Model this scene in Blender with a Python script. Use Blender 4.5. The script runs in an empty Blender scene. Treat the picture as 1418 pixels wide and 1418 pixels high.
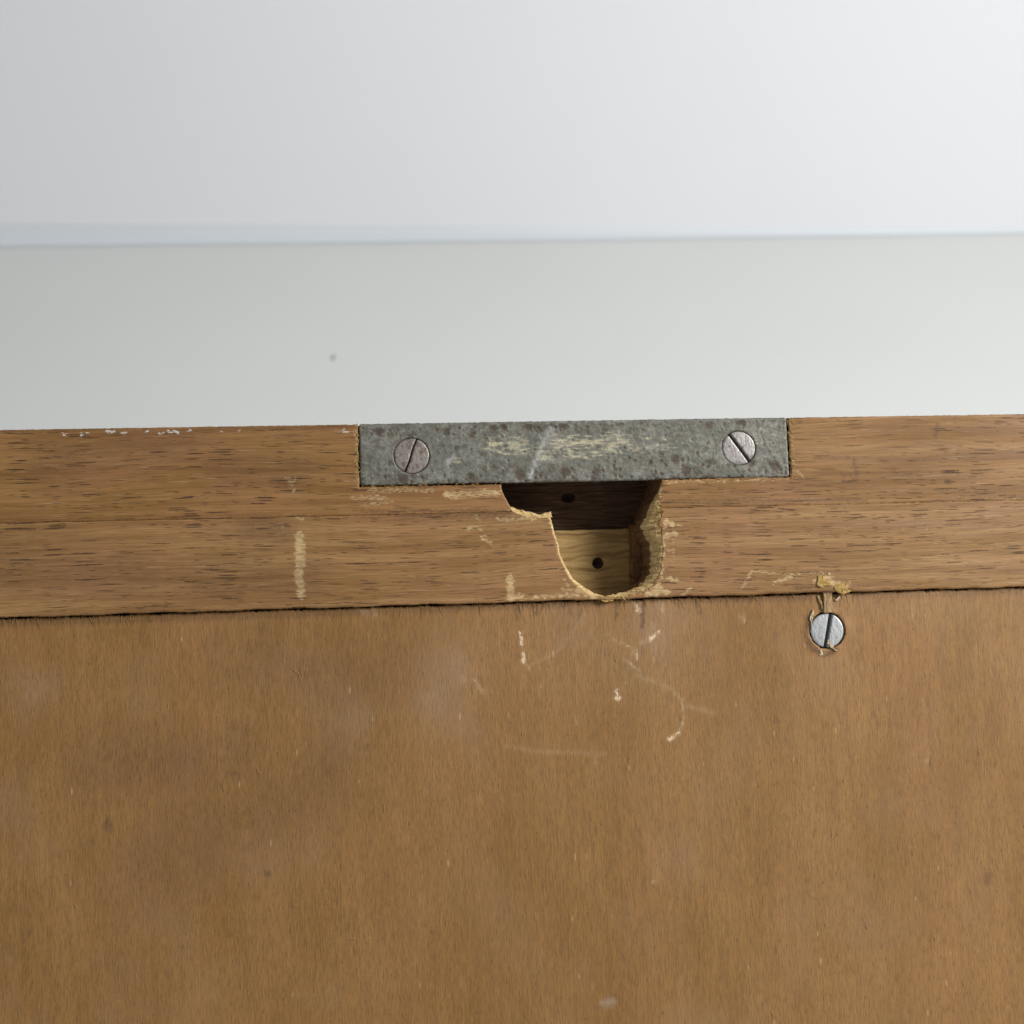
import bpy, math, random
import numpy as np
from mathutils import Vector, Matrix
from mathutils.geometry import delaunay_2d_cdt

random.seed(7); RNG = np.random.default_rng(11)
S = bpy.context.scene
COL = S.collection
MM = 0.001
R = math.radians

# ------------------------------------------------------------------ placement
# The wooden case has its own frame: x right, y up its sloping face, z out of the
# face.  The face leans back LEAN degrees.  Lengths in millimetres below.
LEAN = R(35)
FOOT = 150.0                      # mm from the frame origin down the face to the table
M_LOC = Matrix(((1, 0, 0), (0, math.sin(LEAN), -math.cos(LEAN)), (0, math.cos(LEAN), math.sin(LEAN)))).to_4x4()
ORIGIN_H = FOOT * math.cos(LEAN) * MM
M_OBJ = Matrix.Translation((0, 0, ORIGIN_H)) @ M_LOC      # metres, table at z = 0

F = 1948.0; DIST = 290.0
def _axes(yaw, pitch, roll):
    y, p, r = R(yaw), R(pitch), R(roll)
    f = np.array([math.sin(y)*math.cos(p), math.sin(p), -math.cos(y)*math.cos(p)])
    r0 = np.cross(f, [0, 1, 0]); r0 /= np.linalg.norm(r0); u0 = np.cross(r0, f)
    return math.cos(r)*r0 - math.sin(r)*u0, math.cos(r)*u0 + math.sin(r)*r0, f
AX_R, AX_U, AX_F = _axes(6.7, 5.0, 1.9)
CAM_L = -AX_F * DIST
def U(px, py, w=0.0):
    """surveyed photograph point -> (x, y) in mm on the case's face at depth w"""
    d = AX_F + AX_R*(px-709)/F - AX_U*(py-709)/F
    t = (w - CAM_L[2]) / d[2]
    q = CAM_L + d*t
    return (q[0], q[1])
def on_table(px, py):
    d = AX_F + AX_R*(px-709)/F - AX_U*(py-709)/F
    d = M_LOC.to_3x3() @ Vector(d)
    c = M_OBJ @ Vector(CAM_L*MM)
    t = -c.z/d.z
    return c + d*t

# ------------------------------------------------------------------ camera
cam_d = bpy.data.cameras.new('camera'); cam = bpy.data.objects.new('camera', cam_d); COL.objects.link(cam)
cam_d.sensor_width = 36; cam_d.lens = 36*F/1418; cam_d.clip_start = 0.01; cam_d.clip_end = 50
mr = Matrix((AX_R, AX_U, -AX_F)).transposed().to_4x4()
cam.matrix_world = M_OBJ @ Matrix.Translation(Vector(CAM_L*MM)) @ mr
cam_d.dof.use_dof = True; cam_d.dof.focus_distance = 0.287; cam_d.dof.aperture_fstop = 24
S.camera = cam
S.render.resolution_x = S.render.resolution_y = 1024

# ------------------------------------------------------------------ light (indoors: room light and two added unseen lamps)
W = bpy.data.worlds.new('World'); S.world = W; W.use_nodes = True
W.node_tree.nodes['Background'].inputs[0].default_value = (0.93, 0.96, 1.0, 1)
W.node_tree.nodes['Background'].inputs[1].default_value = 0.25
def area(name, loc, target, size, power, col):
    l = bpy.data.lights.new(name, 'AREA'); l.shape = 'DISK'; l.size = size; l.energy = power; l.color = col
    o = bpy.data.objects.new(name, l); COL.objects.link(o); o.location = loc
    o.rotation_euler = (Vector(target)-Vector(loc)).to_track_quat('-Z', 'Y').to_euler()
    return o
area('near_lamp', (0.44, -0.14, 0.50), (0.05, 0.05, 0.10), 0.20, 2.45, (1.0, 0.972, 0.955))  # unseen lamp put close at the right for falloff across the face
area('far_lamp', (1.25, -0.45, 0.95), (0.1, 0.6, 0.2), 0.5, 15.0, (0.97, 0.985, 1.0))  # unseen lamp added further right to brighten wall and table
S.view_settings.view_transform = 'Standard'; S.view_settings.look = 'None'
S.view_settings.exposure = 0.0; S.view_settings.gamma = 1.0
try: S.cycles.use_denoising = True
except Exception: pass

# ------------------------------------------------------------------ node helpers
class N:
    def __init__(s, name):
        s.m = bpy.data.materials.new(name); s.m.use_nodes = True
        s.t = s.m.node_tree; s.b = s.t.nodes['Principled BSDF']
        s.co = s.t.nodes.new('ShaderNodeTexCoord').outputs['Object']
    def link(s, a, b):
        if isinstance(a, (int, float)): b.default_value = a
        elif isinstance(a, tuple): b.default_value = a if len(a) == 4 or b.type == 'VECTOR' else (*a, 1)
        else: s.t.links.new(a, b)
    def map(s, scale, loc=(0, 0, 0), rot=(0, 0, 0), src=None):
        n = s.t.nodes.new('ShaderNodeMapping'); s.link(src or s.co, n.inputs[0])
        n.inputs['Location'].default_value = loc; n.inputs['Rotation'].default_value = rot
        n.inputs['Scale'].default_value = scale
        return n.outputs[0]
    def noise(s, v, scale=1.0, detail=3, rough=0.55, dist=0.0, color=False):
        n = s.t.nodes.new('ShaderNodeTexNoise'); s.link(v, n.inputs['Vector'])
        n.inputs['Scale'].default_value = scale; n.inputs['Detail'].default_value = detail
        n.inputs['Roughness'].default_value = rough; n.inputs['Distortion'].default_value = dist
        return n.outputs['Color' if color else 'Fac']
    def voro(s, v, scale=1.0, rand=1.0):
        n = s.t.nodes.new('ShaderNodeTexVoronoi'); s.link(v, n.inputs['Vector'])
        n.inputs['Scale'].default_value = scale; n.inputs['Randomness'].default_value = rand
        return n.outputs['Distance'], n.outputs['Color']
    def ramp(s, f, a, b, ca=0.0, cb=1.0):
        n = s.t.nodes.new('ShaderNodeMapRange'); n.interpolation_type = 'SMOOTHSTEP'
        s.link(f, n.inputs[0]); n.inputs[1].default_value = a; n.inputs[2].default_value = b
        n.inputs[3].default_value = ca; n.inputs[4].default_value = cb
        return n.outputs[0]
    def math(s, op, a, b=0.0, clamp=False):
        n = s.t.nodes.new('ShaderNodeMath'); n.operation = op; n.use_clamp = clamp
        s.link(a, n.inputs[0]); s.link(b, n.inputs[1]); return n.outputs[0]
    def mix(s, f, a, b, mode='MIX'):
        n = s.t.nodes.new('ShaderNodeMix'); n.data_type = 'RGBA'; n.blend_type = mode
        s.link(f, n.inputs[0]); s.link(a, n.inputs[6]); s.link(b, n.inputs[7]); return n.outputs[2]
    def vadd(s, a, b, k=1.0):
        n = s.t.nodes.new('ShaderNodeVectorMath'); n.operation = 'MULTIPLY_ADD'
        s.link(b, n.inputs[0]); n.inputs[1].default_value = (k, k, k) if not isinstance(k, tuple) else k
        s.link(a, n.inputs[2]); return n.outputs[0]
    def sep(s, c):
        n = s.t.nodes.new('ShaderNodeSeparateColor'); s.link(c, n.inputs[0]); return n.outputs
    def attr(s, name):
        n = s.t.nodes.new('ShaderNodeAttribute'); n.attribute_name = name; return n.outputs['Color']
    def bump(s, h, dist, strength=1.0, prev=None):
        n = s.t.nodes.new('ShaderNodeBump'); s.link(h, n.inputs['Height'])
        n.inputs['Distance'].default_value = dist; n.inputs['Strength'].default_value = strength
        if prev is not None: s.link(prev, n.inputs['Normal'])
        return n.outputs[0]
    def out(s, col=None, rough=None, normal=None, metal=None, spec=None):
        if col is not None: s.link(col, s.b.inputs['Base Color'])
        if rough is not None: s.link(rough, s.b.inputs['Roughness'])
        if normal is not None: s.link(normal, s.b.inputs['Normal'])
        if metal is not None: s.link(metal, s.b.inputs['Metallic'])
        if spec is not None: s.b.inputs['Specular IOR Level'].default_value = spec
        return s.m

# ------------------------------------------------------------------ materials
def rail_material(name, c_dark, c_light, seed, pores=1.0):
    n = N(name)
    mmv = n.map((1000, 1000, 1000), loc=(seed*13.7, seed*5.1, seed*3.3))
    warp = n.noise(n.map((0.012, 0.05, 0.05), src=mmv), 1, 2, 0.5, color=True)
    v = n.vadd(mmv, warp, (0.0, 4.5, 0.0))                    # grain meanders along the board
    fine = n.noise(n.map((0.10, 3.2, 3.2), src=v), 1, 4, 0.6)
    band = n.noise(n.map((0.018, 0.42, 0.42), src=v), 1, 3, 0.55)
    cloud = n.noise(n.map((0.045, 0.09, 0.09), src=mmv), 1, 3, 0.5)
    col = n.mix(n.ramp(band, 0.3, 0.7), c_dark, c_light)
    col = n.mix(n.ramp(cloud, 0.4, 0.72, 0, 0.45), col, (0.36, 0.170, 0.078))
    col = n.mix(n.ramp(fine, 0.32, 0.62, 0.42, 0.0), col, (0.115, 0.055, 0.018))
    streak = n.noise(n.map((0.16, 4.0, 4.0), loc=(31, 7, 0), src=v), 1, 2, 0.6)
    col = n.mix(n.ramp(streak, 0.58, 0.78, 0, 0.55), col, (0.52, 0.34, 0.165))
    # open pores: short dark dashes following the grain, each its own length
    pore = None
    for sc, lo, th, k in (((0.145, 1.9, 1.9), 3.0, 0.34, 0.85), ((0.34, 3.0, 3.0), 17.0, 0.36, 0.55), ((0.075, 1.7, 1.7), 41.0, 0.27, 0.95), ((0.10, 2.4, 2.4), 71.0, 0.30, 0.8)):
        wob = n.noise(n.map((1.1, 3.5, 3.5), src=mmv), 1, 3, 0.6, color=True)
        vv = n.vadd(n.map(sc, loc=(lo, lo*.3, 0), src=v), wob, (0.50, 0.55, 0.0))
        d, c = n.voro(vv)
        cr = n.sep(c)[0]
        lim = n.math('MULTIPLY', n.ramp(cr, 0.34, 0.96), th)
        f = n.math('SUBTRACT', lim, d)
        f = n.ramp(f, -0.02, 0.13, 0, min(1, k*1.12)*pores)
        pore = f if pore is None else n.math('MAXIMUM', pore, f)
    patch = n.ramp(n.noise(n.map((0.03, 0.14, 0.14), loc=(5, 3, 0), src=v), 1, 2), 0.34, 0.58, 0.40, 1.0)
    pore = n.math('MULTIPLY', pore, patch)
    col = n.mix(pore, col, (0.060, 0.030, 0.014))
    # wear, laid on by the mesh attribute: raw wood, white paint, dark stain
    a = n.sep(n.attr('wear_shade'))
    rag = n.noise(n.map((0.9, 4.2, 4.2), src=mmv), 1, 4, 0.65)
    raw = n.ramp(n.math('ADD', a[0], n.math('MULTIPLY', n.math('SUBTRACT', rag, 0.5), 2.1)), 0.30, 0.74)
    gap = n.noise(n.map((0.35, 1.5, 1.5), loc=(8, 4, 0), src=mmv), 1, 3, 0.6)
    raw = n.math('MULTIPLY', raw, n.math('MULTIPLY', n.ramp(a[0], 0.02, 0.35), n.ramp(gap, 0.32, 0.62, 0.35, 1.0)))
    rawc = n.mix(rag, (0.58, 0.40, 0.17), (0.80, 0.61, 0.33))
    col = n.mix(n.math('MULTIPLY', raw, 0.74), col, rawc)
    wht = n.ramp(n.math('ADD', a[1], n.math('MULTIPLY', n.math('SUBTRACT', rag, 0.5), 2.2)), 0.45, 0.8)
    wht = n.math('MULTIPLY', wht, n.ramp(a[1], 0.02, 0.2))
    col = n.mix(wht, col, (0.78, 0.76, 0.70))
    col = n.mix(n.math('MULTIPLY', a[2], n.ramp(rag, 0.3, 0.6, 0.45, 1.0)), col, (0.075, 0.034, 0.018))
    h = n.math('SUBTRACT', n.math('MULTIPLY', fine, 0.35), n.math('MULTIPLY', pore, 1.0))
    h = n.math('SUBTRACT', h, n.math('MULTIPLY', raw, 0.5))
    nb = n.bump(h, 0.00016, 0.75)
    big = n.noise(n.map((0.02, 0.12, 0.12), src=mmv), 1, 2)
    nb2 = n.bump(big, 0.0016, 0.5, nb)
    rough = n.math('ADD', n.math('MULTIPLY', fine, 0.25), n.math('ADD', 0.40, n.math('MULTIPLY', raw, 0.3)))
    return n.out(col, rough, nb2, spec=0.35)

M_UP = rail_material('upper_rail_wood', (0.215, 0.100, 0.024), (0.350, 0.185, 0.062), 1.0)
M_LOW = rail_material('lower_rail_wood', (0.255, 0.126, 0.038), (0.390, 0.216, 0.082), 2.0, 0.9)

def panel_material():
    n = N('plywood_panel_wood')
    mmv = n.map((1000, 1000, 1000))
    warp = n.noise(n.map((0.03, 0.012, 0.03), src=mmv), 1, 2, 0.5, color=True)
    v = n.vadd(mmv, warp, (5.0, 0, 0))
    fine = n.noise(n.map((3.4, 0.42, 3.0), src=v), 1, 5, 0.72)
    mid = n.noise(n.map((0.8, 0.055, 0.7), src=v), 1, 4, 0.65)
    cloud = n.noise(n.map((0.040, 0.018, 0.03), src=mmv), 1, 5, 0.6)
    grey = n.noise(n.map((0.05, 0.04, 0.04), loc=(9, 2, 0), src=mmv), 1, 3, 0.55)
    base = n.mix(n.ramp(cloud, 0.32, 0.70), (0.275, 0.135, 0.032), (0.345, 0.177, 0.056))
    red = n.noise(n.map((0.06, 0.011, 0.05), loc=(4, 8, 0), src=v), 1, 3, 0.55)
    base = n.mix(n.ramp(red, 0.45, 0.78, 0, 0.42), base, (0.375, 0.178, 0.064))
    base = n.mix(n.ramp(mid, 0.38, 0.62, 0.20, 0.0), base, (0.14, 0.072, 0.026))
    base = n.mix(n.ramp(fine, 0.36, 0.54, 0.46, 0.0), base, (0.13, 0.068, 0.026))
    base = n.mix(n.ramp(fine, 0.54, 0.74, 0.0, 0.26), base, (0.52, 0.33, 0.14))
    base = n.mix(n.ramp(grey, 0.48, 0.80, 0.0, 0.30), base, (0.34, 0.205, 0.112))
    dots = None
    for sc, lo, th, k in (((1.5, 0.38, 1), 2.0, 0.20, 0.5), ((0.6, 0.17, 1), 12.0, 0.11, 0.6), ((2.6, 0.6, 1), 22.0, 0.26, 0.35)):
        d, c = n.voro(n.map(sc, loc=(lo, lo, 0), src=v))
        lim = n.math('MULTIPLY', n.ramp(n.sep(c)[0], 0.55, 1.0), th)
        f = n.ramp(n.math('SUBTRACT', lim, d), 0, 0.07, 0, k)
        dots = f if dots is None else n.math('MAXIMUM', dots, f)
    base = n.mix(dots, base, (0.085, 0.043, 0.018))
    d, c = n.voro(n.map((0.62, 0.17, 1), loc=(33, 5, 0), src=v))
    lf = n.ramp(n.math('SUBTRACT', n.math('MULTIPLY', n.ramp(n.sep(c)[1], 0.70, 1.0), 0.15), d), -0.02, 0.08, 0, 0.42)
    base = n.mix(lf, base, (0.58, 0.42, 0.22))
    a = n.sep(n.attr('wear_shade'))
    rag = n.noise(n.map((4.0, 1.1, 4.0), src=mmv), 1, 4, 0.65)
    raw = n.math('MULTIPLY', a[0], n.ramp(rag, 0.28, 0.60, 0.25, 1.0))
    raw = n.math('ADD', n.ramp(n.math('ADD', a[0], n.math('MULTIPLY', n.math('SUBTRACT', rag, 0.5), 1.7)), 0.55, 0.95), n.math('MULTIPLY', raw, 0.38), clamp=True)
    base = n.mix(raw, base, (0.72, 0.55, 0.35))
    base = n.mix(n.math('MULTIPLY', a[1], n.ramp(grey, 0.35, 0.65, 0.1, 0.9)), base, (0.46, 0.38, 0.30))
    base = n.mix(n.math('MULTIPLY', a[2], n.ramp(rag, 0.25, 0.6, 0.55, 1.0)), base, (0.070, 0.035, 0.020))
    h = n.math('SUBTRACT', n.math('ADD', fine, n.math('MULTIPLY', lf, 0.5)), n.math('MULTIPLY', dots, 0.8))
    nb = n.bump(h, 0.00010, 0.7)
    nb2 = n.bump(n.noise(n.map((0.05, 0.02, 0.05), src=mmv), 1, 2), 0.002, 0.35, nb)
    return n.out(base, n.math('ADD', 0.42, n.math('MULTIPLY', fine, 0.25)), nb2, spec=0.4)
M_PANEL = panel_material()

def raw_material(name, c1, c2, c3, sc=(0.5, 2.5, 0.25), depth_dark=True):
    n = N(name)
    mmv = n.map((1000, 1000, 1000))
    f = n.noise(n.map(sc, src=mmv), 1, 5, 0.7, 0.6)
    g = n.noise(n.map((0.35, 0.35, 0.35), src=mmv), 1, 3, 0.6)
    col = n.mix(n.ramp(f, 0.32, 0.68), c1, c2)
    col = n.mix(n.ramp(g, 0.45, 0.7, 0, 0.75), col, c3)
    return n.out(col, 0.8, n.bump(f, 0.0005, 0.8), spec=0.2)
M_RAW = raw_material('raw_splintered_wood', (0.50, 0.32, 0.11), (0.88, 0.67, 0.34), (0.66, 0.44, 0.18))
M_BORE = raw_material('bored_hole_wood', (0.19, 0.115, 0.055), (0.38, 0.25, 0.13), (0.15, 0.08, 0.038), (0.5, 2.2, 0.5))
M_SPL = raw_material('splinter_wood', (0.36, 0.235, 0.11), (0.50, 0.34, 0.18), (0.42, 0.28, 0.14), (3.5, 0.3, 2.0))
M_YEL = raw_material('torn_yellow_wood', (0.36, 0.21, 0.055), (0.62, 0.44, 0.17), (0.44, 0.26, 0.07), (2.0, 2.0, 2.0))
M_PALE = raw_material('pale_chip_wood', (0.60, 0.46, 0.28), (0.76, 0.62, 0.42), (0.66, 0.52, 0.33), (3.0, 0.8, 2.0))
M_FIB = raw_material('fibre_wood', (0.30, 0.18, 0.075), (0.42, 0.28, 0.13), (0.20, 0.11, 0.045), (1.0, 1.0, 1.0))

def block_material():
    n = N('light_block_wood')
    mmv = n.map((1000, 1000, 1000))
    warp = n.noise(n.map((0.12, 0.2, 0.2), src=mmv), 1, 2, 0.5, color=True)
    v = n.vadd(mmv, warp, (0, 2.2, 0))
    f = n.noise(n.map((0.09, 1.3, 1.0), src=v), 1, 4, 0.6)
    l = n.ramp(n.noise(n.map((0.06, 0.8, 1.0), loc=(3, 1, 0), src=v), 1, 1), 0.56, 0.64, 0, 0.6)
    col = n.mix(n.ramp(f, 0.3, 0.7), (0.34, 0.215, 0.072), (0.54, 0.37, 0.150))
    col = n.mix(l, col, (0.20, 0.11, 0.04))
    return n.out(col, 0.7, n.bump(f, 0.0004, 0.6), spec=0.25)
M_BLOCK = block_material()

def darkboard_material():
    n = N('dark_inner_wood')
    mmv = n.map((1000, 1000, 1000))
    f = n.noise(n.map((0.15, 2.2, 1.0), src=mmv), 1, 4, 0.7)
    p = n.noise(n.map((0.12, 0.3, 0.3), src=mmv), 1, 2, 0.5)
    col = n.mix(n.ramp(f, 0.3, 0.7), (0.06, 0.034, 0.018), (0.20, 0.12, 0.07))
    col = n.mix(n.math('MULTIPLY', n.ramp(f, 0.55, 0.72), n.ramp(p, 0.45, 0.65)), col, (0.40, 0.33, 0.27))
    return n.out(col, 0.65, n.bump(f, 0.0004, 0.7), spec=0.3)
M_DARK = darkboard_material()

def plate_material():
    n = N('grey_zinc_plate')
    mmv = n.map((1000, 1000, 1000))
    f = n.noise(n.map((0.9, 0.9, 0.9), src=mmv), 1, 5, 0.7)
    c = n.noise(n.map((0.16, 0.22, 0.2), src=mmv), 1, 3, 0.6)
    col = n.mix(n.ramp(c, 0.35, 0.7), (0.165, 0.163, 0.130), (0.250, 0.246, 0.205))
    col = n.mix(n.ramp(f, 0.34, 0.60, 0.55, 0.0), col, (0.095, 0.088, 0.072))
    blot = n.noise(n.map((0.5, 0.7, 0.6), loc=(40, 3, 1), src=mmv), 1, 4, 0.6)
    col = n.mix(n.ramp(blot, 0.50, 0.66, 0.0, 0.55), col, (0.115, 0.088, 0.065))
    col = n.mix(n.ramp(f, 0.56, 0.72, 0.0, 0.55), col, (0.38, 0.38, 0.33))
    a = n.sep(n.attr('wear_shade'))
    # brown pitting: round spots, mostly where the attribute asks for them
    pit = None
    for sc, lo, th in ((0.42, 4.0, 0.62), (0.9, 9.0, 0.52)):
        wob = n.noise(n.map((1.6, 1.6, 1.6), src=mmv), 1, 3, 0.6, color=True)
        d, cc = n.voro(n.vadd(n.map((sc, sc, sc), loc=(lo, lo, 0), src=mmv), wob, 0.5))
        lim = n.math('MULTIPLY', n.ramp(n.sep(cc)[0], 0.05, 0.9), n.math('MULTIPLY', a[2], th))
        s_ = n.ramp(n.math('SUBTRACT', lim, d), -0.22, 0.34)
        pit = s_ if pit is None else n.math('MAXIMUM', pit, s_)
    col = n.mix(n.math('MULTIPLY', pit, 0.92), col, (0.082, 0.058, 0.040))
    sc_ = n.noise(n.map((0.35, 1.3, 1.0), src=mmv), 1, 4, 0.7)
    scuff = n.ramp(n.math('ADD', n.math('MULTIPLY', a[0], 0.8), n.math('MULTIPLY', n.math('SUBTRACT', sc_, 0.5), 3.0)), 0.30, 1.0)
    scuff = n.math('MULTIPLY', scuff, n.ramp(a[0], 0.05, 0.3))
    col = n.mix(n.math('MULTIPLY', scuff, 0.72), col, (0.60, 0.54, 0.36))
    col = n.mix(n.math('MULTIPLY', a[1], n.ramp(f, 0.38, 0.62, 0.45, 1.0)), col, (0.62, 0.62, 0.60))
    nb = n.bump(n.math('SUBTRACT', f, n.math('MULTIPLY', pit, 0.8)), 0.00022, 0.6)
    nb = n.bump(c, 0.0012, 0.4, nb)
    return n.out(col, n.math('ADD', 0.42, n.math('MULTIPLY', f, 0.3)), nb, metal=0.25, spec=0.4)
M_PLATE = plate_material()

def screw_material(name, base, spot, amount, metal=0.35):
    n = N(name)
    mmv = n.map((1000, 1000, 1000))
    f = n.noise(n.map((0.8, 0.8, 0.8), src=mmv), 1, 4, 0.65)
    g = n.noise(n.map((2.5, 0.7, 2.0), rot=(0, 0, 0.5), src=mmv), 1, 3, 0.6)
    col = n.mix(n.ramp(g, 0.3, 0.7), tuple(x*0.80 for x in base), base)
    col = n.mix(n.ramp(f, 0.60-0.14*amount, 0.78-0.14*amount, 0.0, 0.9), col, spot)
    # dirt sits in the slot and round the rim
    a = n.sep(n.attr('wear_shade'))
    col = n.mix(n.math('MULTIPLY', a[2], 0.9), col, (0.055, 0.048, 0.042))
    return n.out(col, n.math('ADD', 0.34, n.math('MULTIPLY', f, 0.25)), n.bump(g, 0.00012, 0.6), metal=metal, spec=0.5)
M_SC1 = screw_material('pinkish_worn_steel', (0.34, 0.30, 0.26), (0.15, 0.11, 0.085), 1.0)
M_SC2 = screw_material('bright_scuffed_steel', (0.44, 0.41, 0.38), (0.20, 0.15, 0.13), 0.8)
M_SC3 = screw_material('clean_bluish_steel', (0.48, 0.49, 0.49), (0.24, 0.15, 0.13), 0.2)

def plain(name, col, rough, col2=None, sc=4.0, bump=0.0, spec=0.5):
    n = N(name)
    f = n.noise(n.map((sc, sc, sc)), 1, 4, 0.6)
    c = n.mix(n.ramp(f, 0.35, 0.65), col, col2 or tuple(x*0.97 for x in col))
    return n.out(c, rough, n.bump(n.noise(n.map((900, 900, 900)), 1, 3), 0.0002, bump) if bump else None, spec=spec)
M_TABLE = plain('white_table_top', (0.695, 0.705, 0.672), 0.6, (0.675, 0.686, 0.655), 3.0, 0.12)
M_WALL = plain('white_wall_paint', (0.805, 0.810, 0.830), 0.75, (0.792, 0.797, 0.818), 3.0, 0.15)
M_SHADOW_STRIP = plain('shadow_strip_grey', (0.68, 0.715, 0.745), 0.5, None, 3.0)  # shade of the shadow band at the wall foot, held in the colour
M_CASE = rail_material('case_side_wood', (0.16, 0.09, 0.035), (0.27, 0.16, 0.07), 5.0)
M_FLECK = plain('dark_fleck', (0.30, 0.29, 0.29), 0.8)
M_BLACK = plain('nail_hole_brown', (0.055, 0.032, 0.018), 0.9)  # dark brown lining of the nail holes

# ------------------------------------------------------------------ mesh helpers
def link(name, verts, faces, mat, parent, smooth=True, wear_shade=None, mats=None, midx=None):
    me = bpy.data.meshes.new(name)
    v = np.asarray(verts, dtype=float)*MM
    me.from_pydata([tuple(p) for p in v], [], faces)
    for m in (mats or [mat]): me.materials.append(m)
    if midx is not None: me.polygons.foreach_set('material_index', midx)
    me.polygons.foreach_set('use_smooth', [smooth]*len(me.polygons))
    at = me.color_attributes.new('wear_shade', 'FLOAT_COLOR', 'POINT')
    w = np.zeros((len(v), 4), dtype=np.float32); w[:, 3] = 1
    if wear_shade is not None: w[:len(wear_shade), :3] = wear_shade
    at.data.foreach_set('color', w.ravel())
    me.update()
    o = bpy.data.objects.new(name, me); COL.objects.link(o)
    if parent is not None: o.parent = parent
    return o

def inside(P, loop):
    L = np.asarray(loop); x, y = P[:, 0], P[:, 1]; r = np.zeros(len(P), bool)
    x0, y0 = L[:, 0], L[:, 1]; x1, y1 = np.roll(x0, -1), np.roll(y0, -1)
    for a, b, c, d in zip(x0, y0, x1, y1):
        if b == d: continue
        m = (y > min(b, d)) & (y <= max(b, d))
        if m.any(): r[m] ^= x[m] < (c-a)*(y[m]-b)/(d-b)+a
    return r
def seg_dist(P, a, b):
    a = np.asarray(a, float); b = np.asarray(b, float); d = b-a; L = d@d
    t = np.clip(((P-a)@d)/L, 0, 1) if L > 0 else np.zeros(len(P))
    return np.hypot(*(P-(a+t[:, None]*d)).T)
def loop_dist(P, loop, cap=3.0):
    out = np.full(len(P), 1e9)
    L = [np.asarray(q) for q in loop]
    for i in range(len(L)):
        a, b = L[i], L[(i+1) % len(L)]
        lo = np.minimum(a, b)-cap; hi = np.maximum(a, b)+cap
        m = (P[:, 0] > lo[0]) & (P[:, 0] < hi[0]) & (P[:, 1] > lo[1]) & (P[:, 1] < hi[1])
        if m.any(): out[m] = np.minimum(out[m], seg_dist(P[m], a, b))
    return out
def resample(pts, step, jit=0.0, closed=False, keep=True):
    out = []; n = len(pts)
    for i in range(n if closed else n-1):
        a = np.asarray(pts[i], float); b = np.asarray(pts[(i+1) % n], float)
        L = np.hypot(*(b-a)); k = max(1, int(round(L/step))); nn = np.array([-(b-a)[1], (b-a)[0]])/max(L, 1e-9)
        for j in range(k):
            q = a+(b-a)*j/k
            if j > 0 or not keep: q = q+nn*RNG.normal(0, jit)
            out.append(tuple(q))
    if not closed: out.append(tuple(pts[-1]))
    return out

def sheet(loops, step, xr=None, fine=None, zf=None, cull=True, rings=(0.1, 0.28, 0.5)):
    """flat meshed sheet with loops[0] as outline and the others as holes; returns P (n,2), tris, per-loop vertex indices, edge distance"""
    V = []; Ed = []; idx = []
    for lp in loops:
        s = len(V); V += [tuple(p) for p in lp]; k = len(lp)
        Ed += [(s+i, s+(i+1) % k) for i in range(k)]; idx.append(list(range(s, s+k)))
    B = np.array(V)
    extra = []
    for lp in loops:                                             # rows of points close to the edge for the worn rounding
        L = np.asarray(lp); T = np.roll(L, -1, 0)-np.roll(L, 1, 0); Nn = np.stack([-T[:, 1], T[:, 0]], 1)
        Nn /= np.maximum(np.hypot(*Nn.T), 1e-9)[:, None]
        for r_ in rings:
            extra.append(L+Nn*r_); extra.append(L-Nn*r_)
    lo, hi = B.min(0), B.max(0)
    def grid(st, x0, x1, y0, y1):
        gx, gy = np.meshgrid(np.arange(x0, x1, st), np.arange(y0, y1, st))
        g = np.stack([gx.ravel(), gy.ravel()], 1); return g+RNG.uniform(-.3, .3, g.shape)*st
    G = grid(step, lo[0], hi[0], lo[1], hi[1])
    if xr is not None: G = G[(G[:, 0] > xr[0]) & (G[:, 0] < xr[1])]
    if fine is not None:
        for (x0, x1, y0, y1, st) in fine:
            m = (G[:, 0] > x0) & (G[:, 0] < x1) & (G[:, 1] > y0) & (G[:, 1] < y1)
            G = np.concatenate([G[~m], grid(st, x0, x1, y0, y1)])
    def keepf(Q, md):
        m = inside(Q, loops[0])
        for h in loops[1:]: m &= ~inside(Q, h)
        Q = Q[m]; d = np.min([loop_dist(Q, l) for l in loops], axis=0)
        return Q[d > md]
    G = keepf(G, max(rings)*1.25 if rings else 0.05); pts = [B, G]
    if rings:
        X = keepf(np.concatenate(extra), min(rings)*0.8)
        pts.append(X)
    P = np.concatenate(pts)
    r = delaunay_2d_cdt([Vector(p) for p in P], Ed, [], 0, 1e-5)
    NV = np.array([tuple(v) for v in r[0]]); T = np.array([f for f in r[2] if len(f) == 3])
    om = {}
    for j, o in enumerate(r[3]):
        for k in o: om[k] = j
    idx = [[om[k] for k in l] for l in idx]
    c = NV[T].mean(1); m = inside(c, loops[0])
    for h in loops[1:]: m &= ~inside(c, h)
    T = T[m]
    d = np.min([loop_dist(NV, l) for l in loops], axis=0); d[d > 1e8] = 5
    for l in idx: d[l] = 0
    a, b, cc = NV[T[:, 0]], NV[T[:, 1]], NV[T[:, 2]]
    flip = np.cross(b-a, cc-a) < 0
    T[flip] = T[flip][:, ::-1]
    return NV, T, idx, d

def rounded(d, r):
    q = np.clip(r-d, 0, r); return -(r-np.sqrt(np.maximum(r*r-q*q, 0)))

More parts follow.
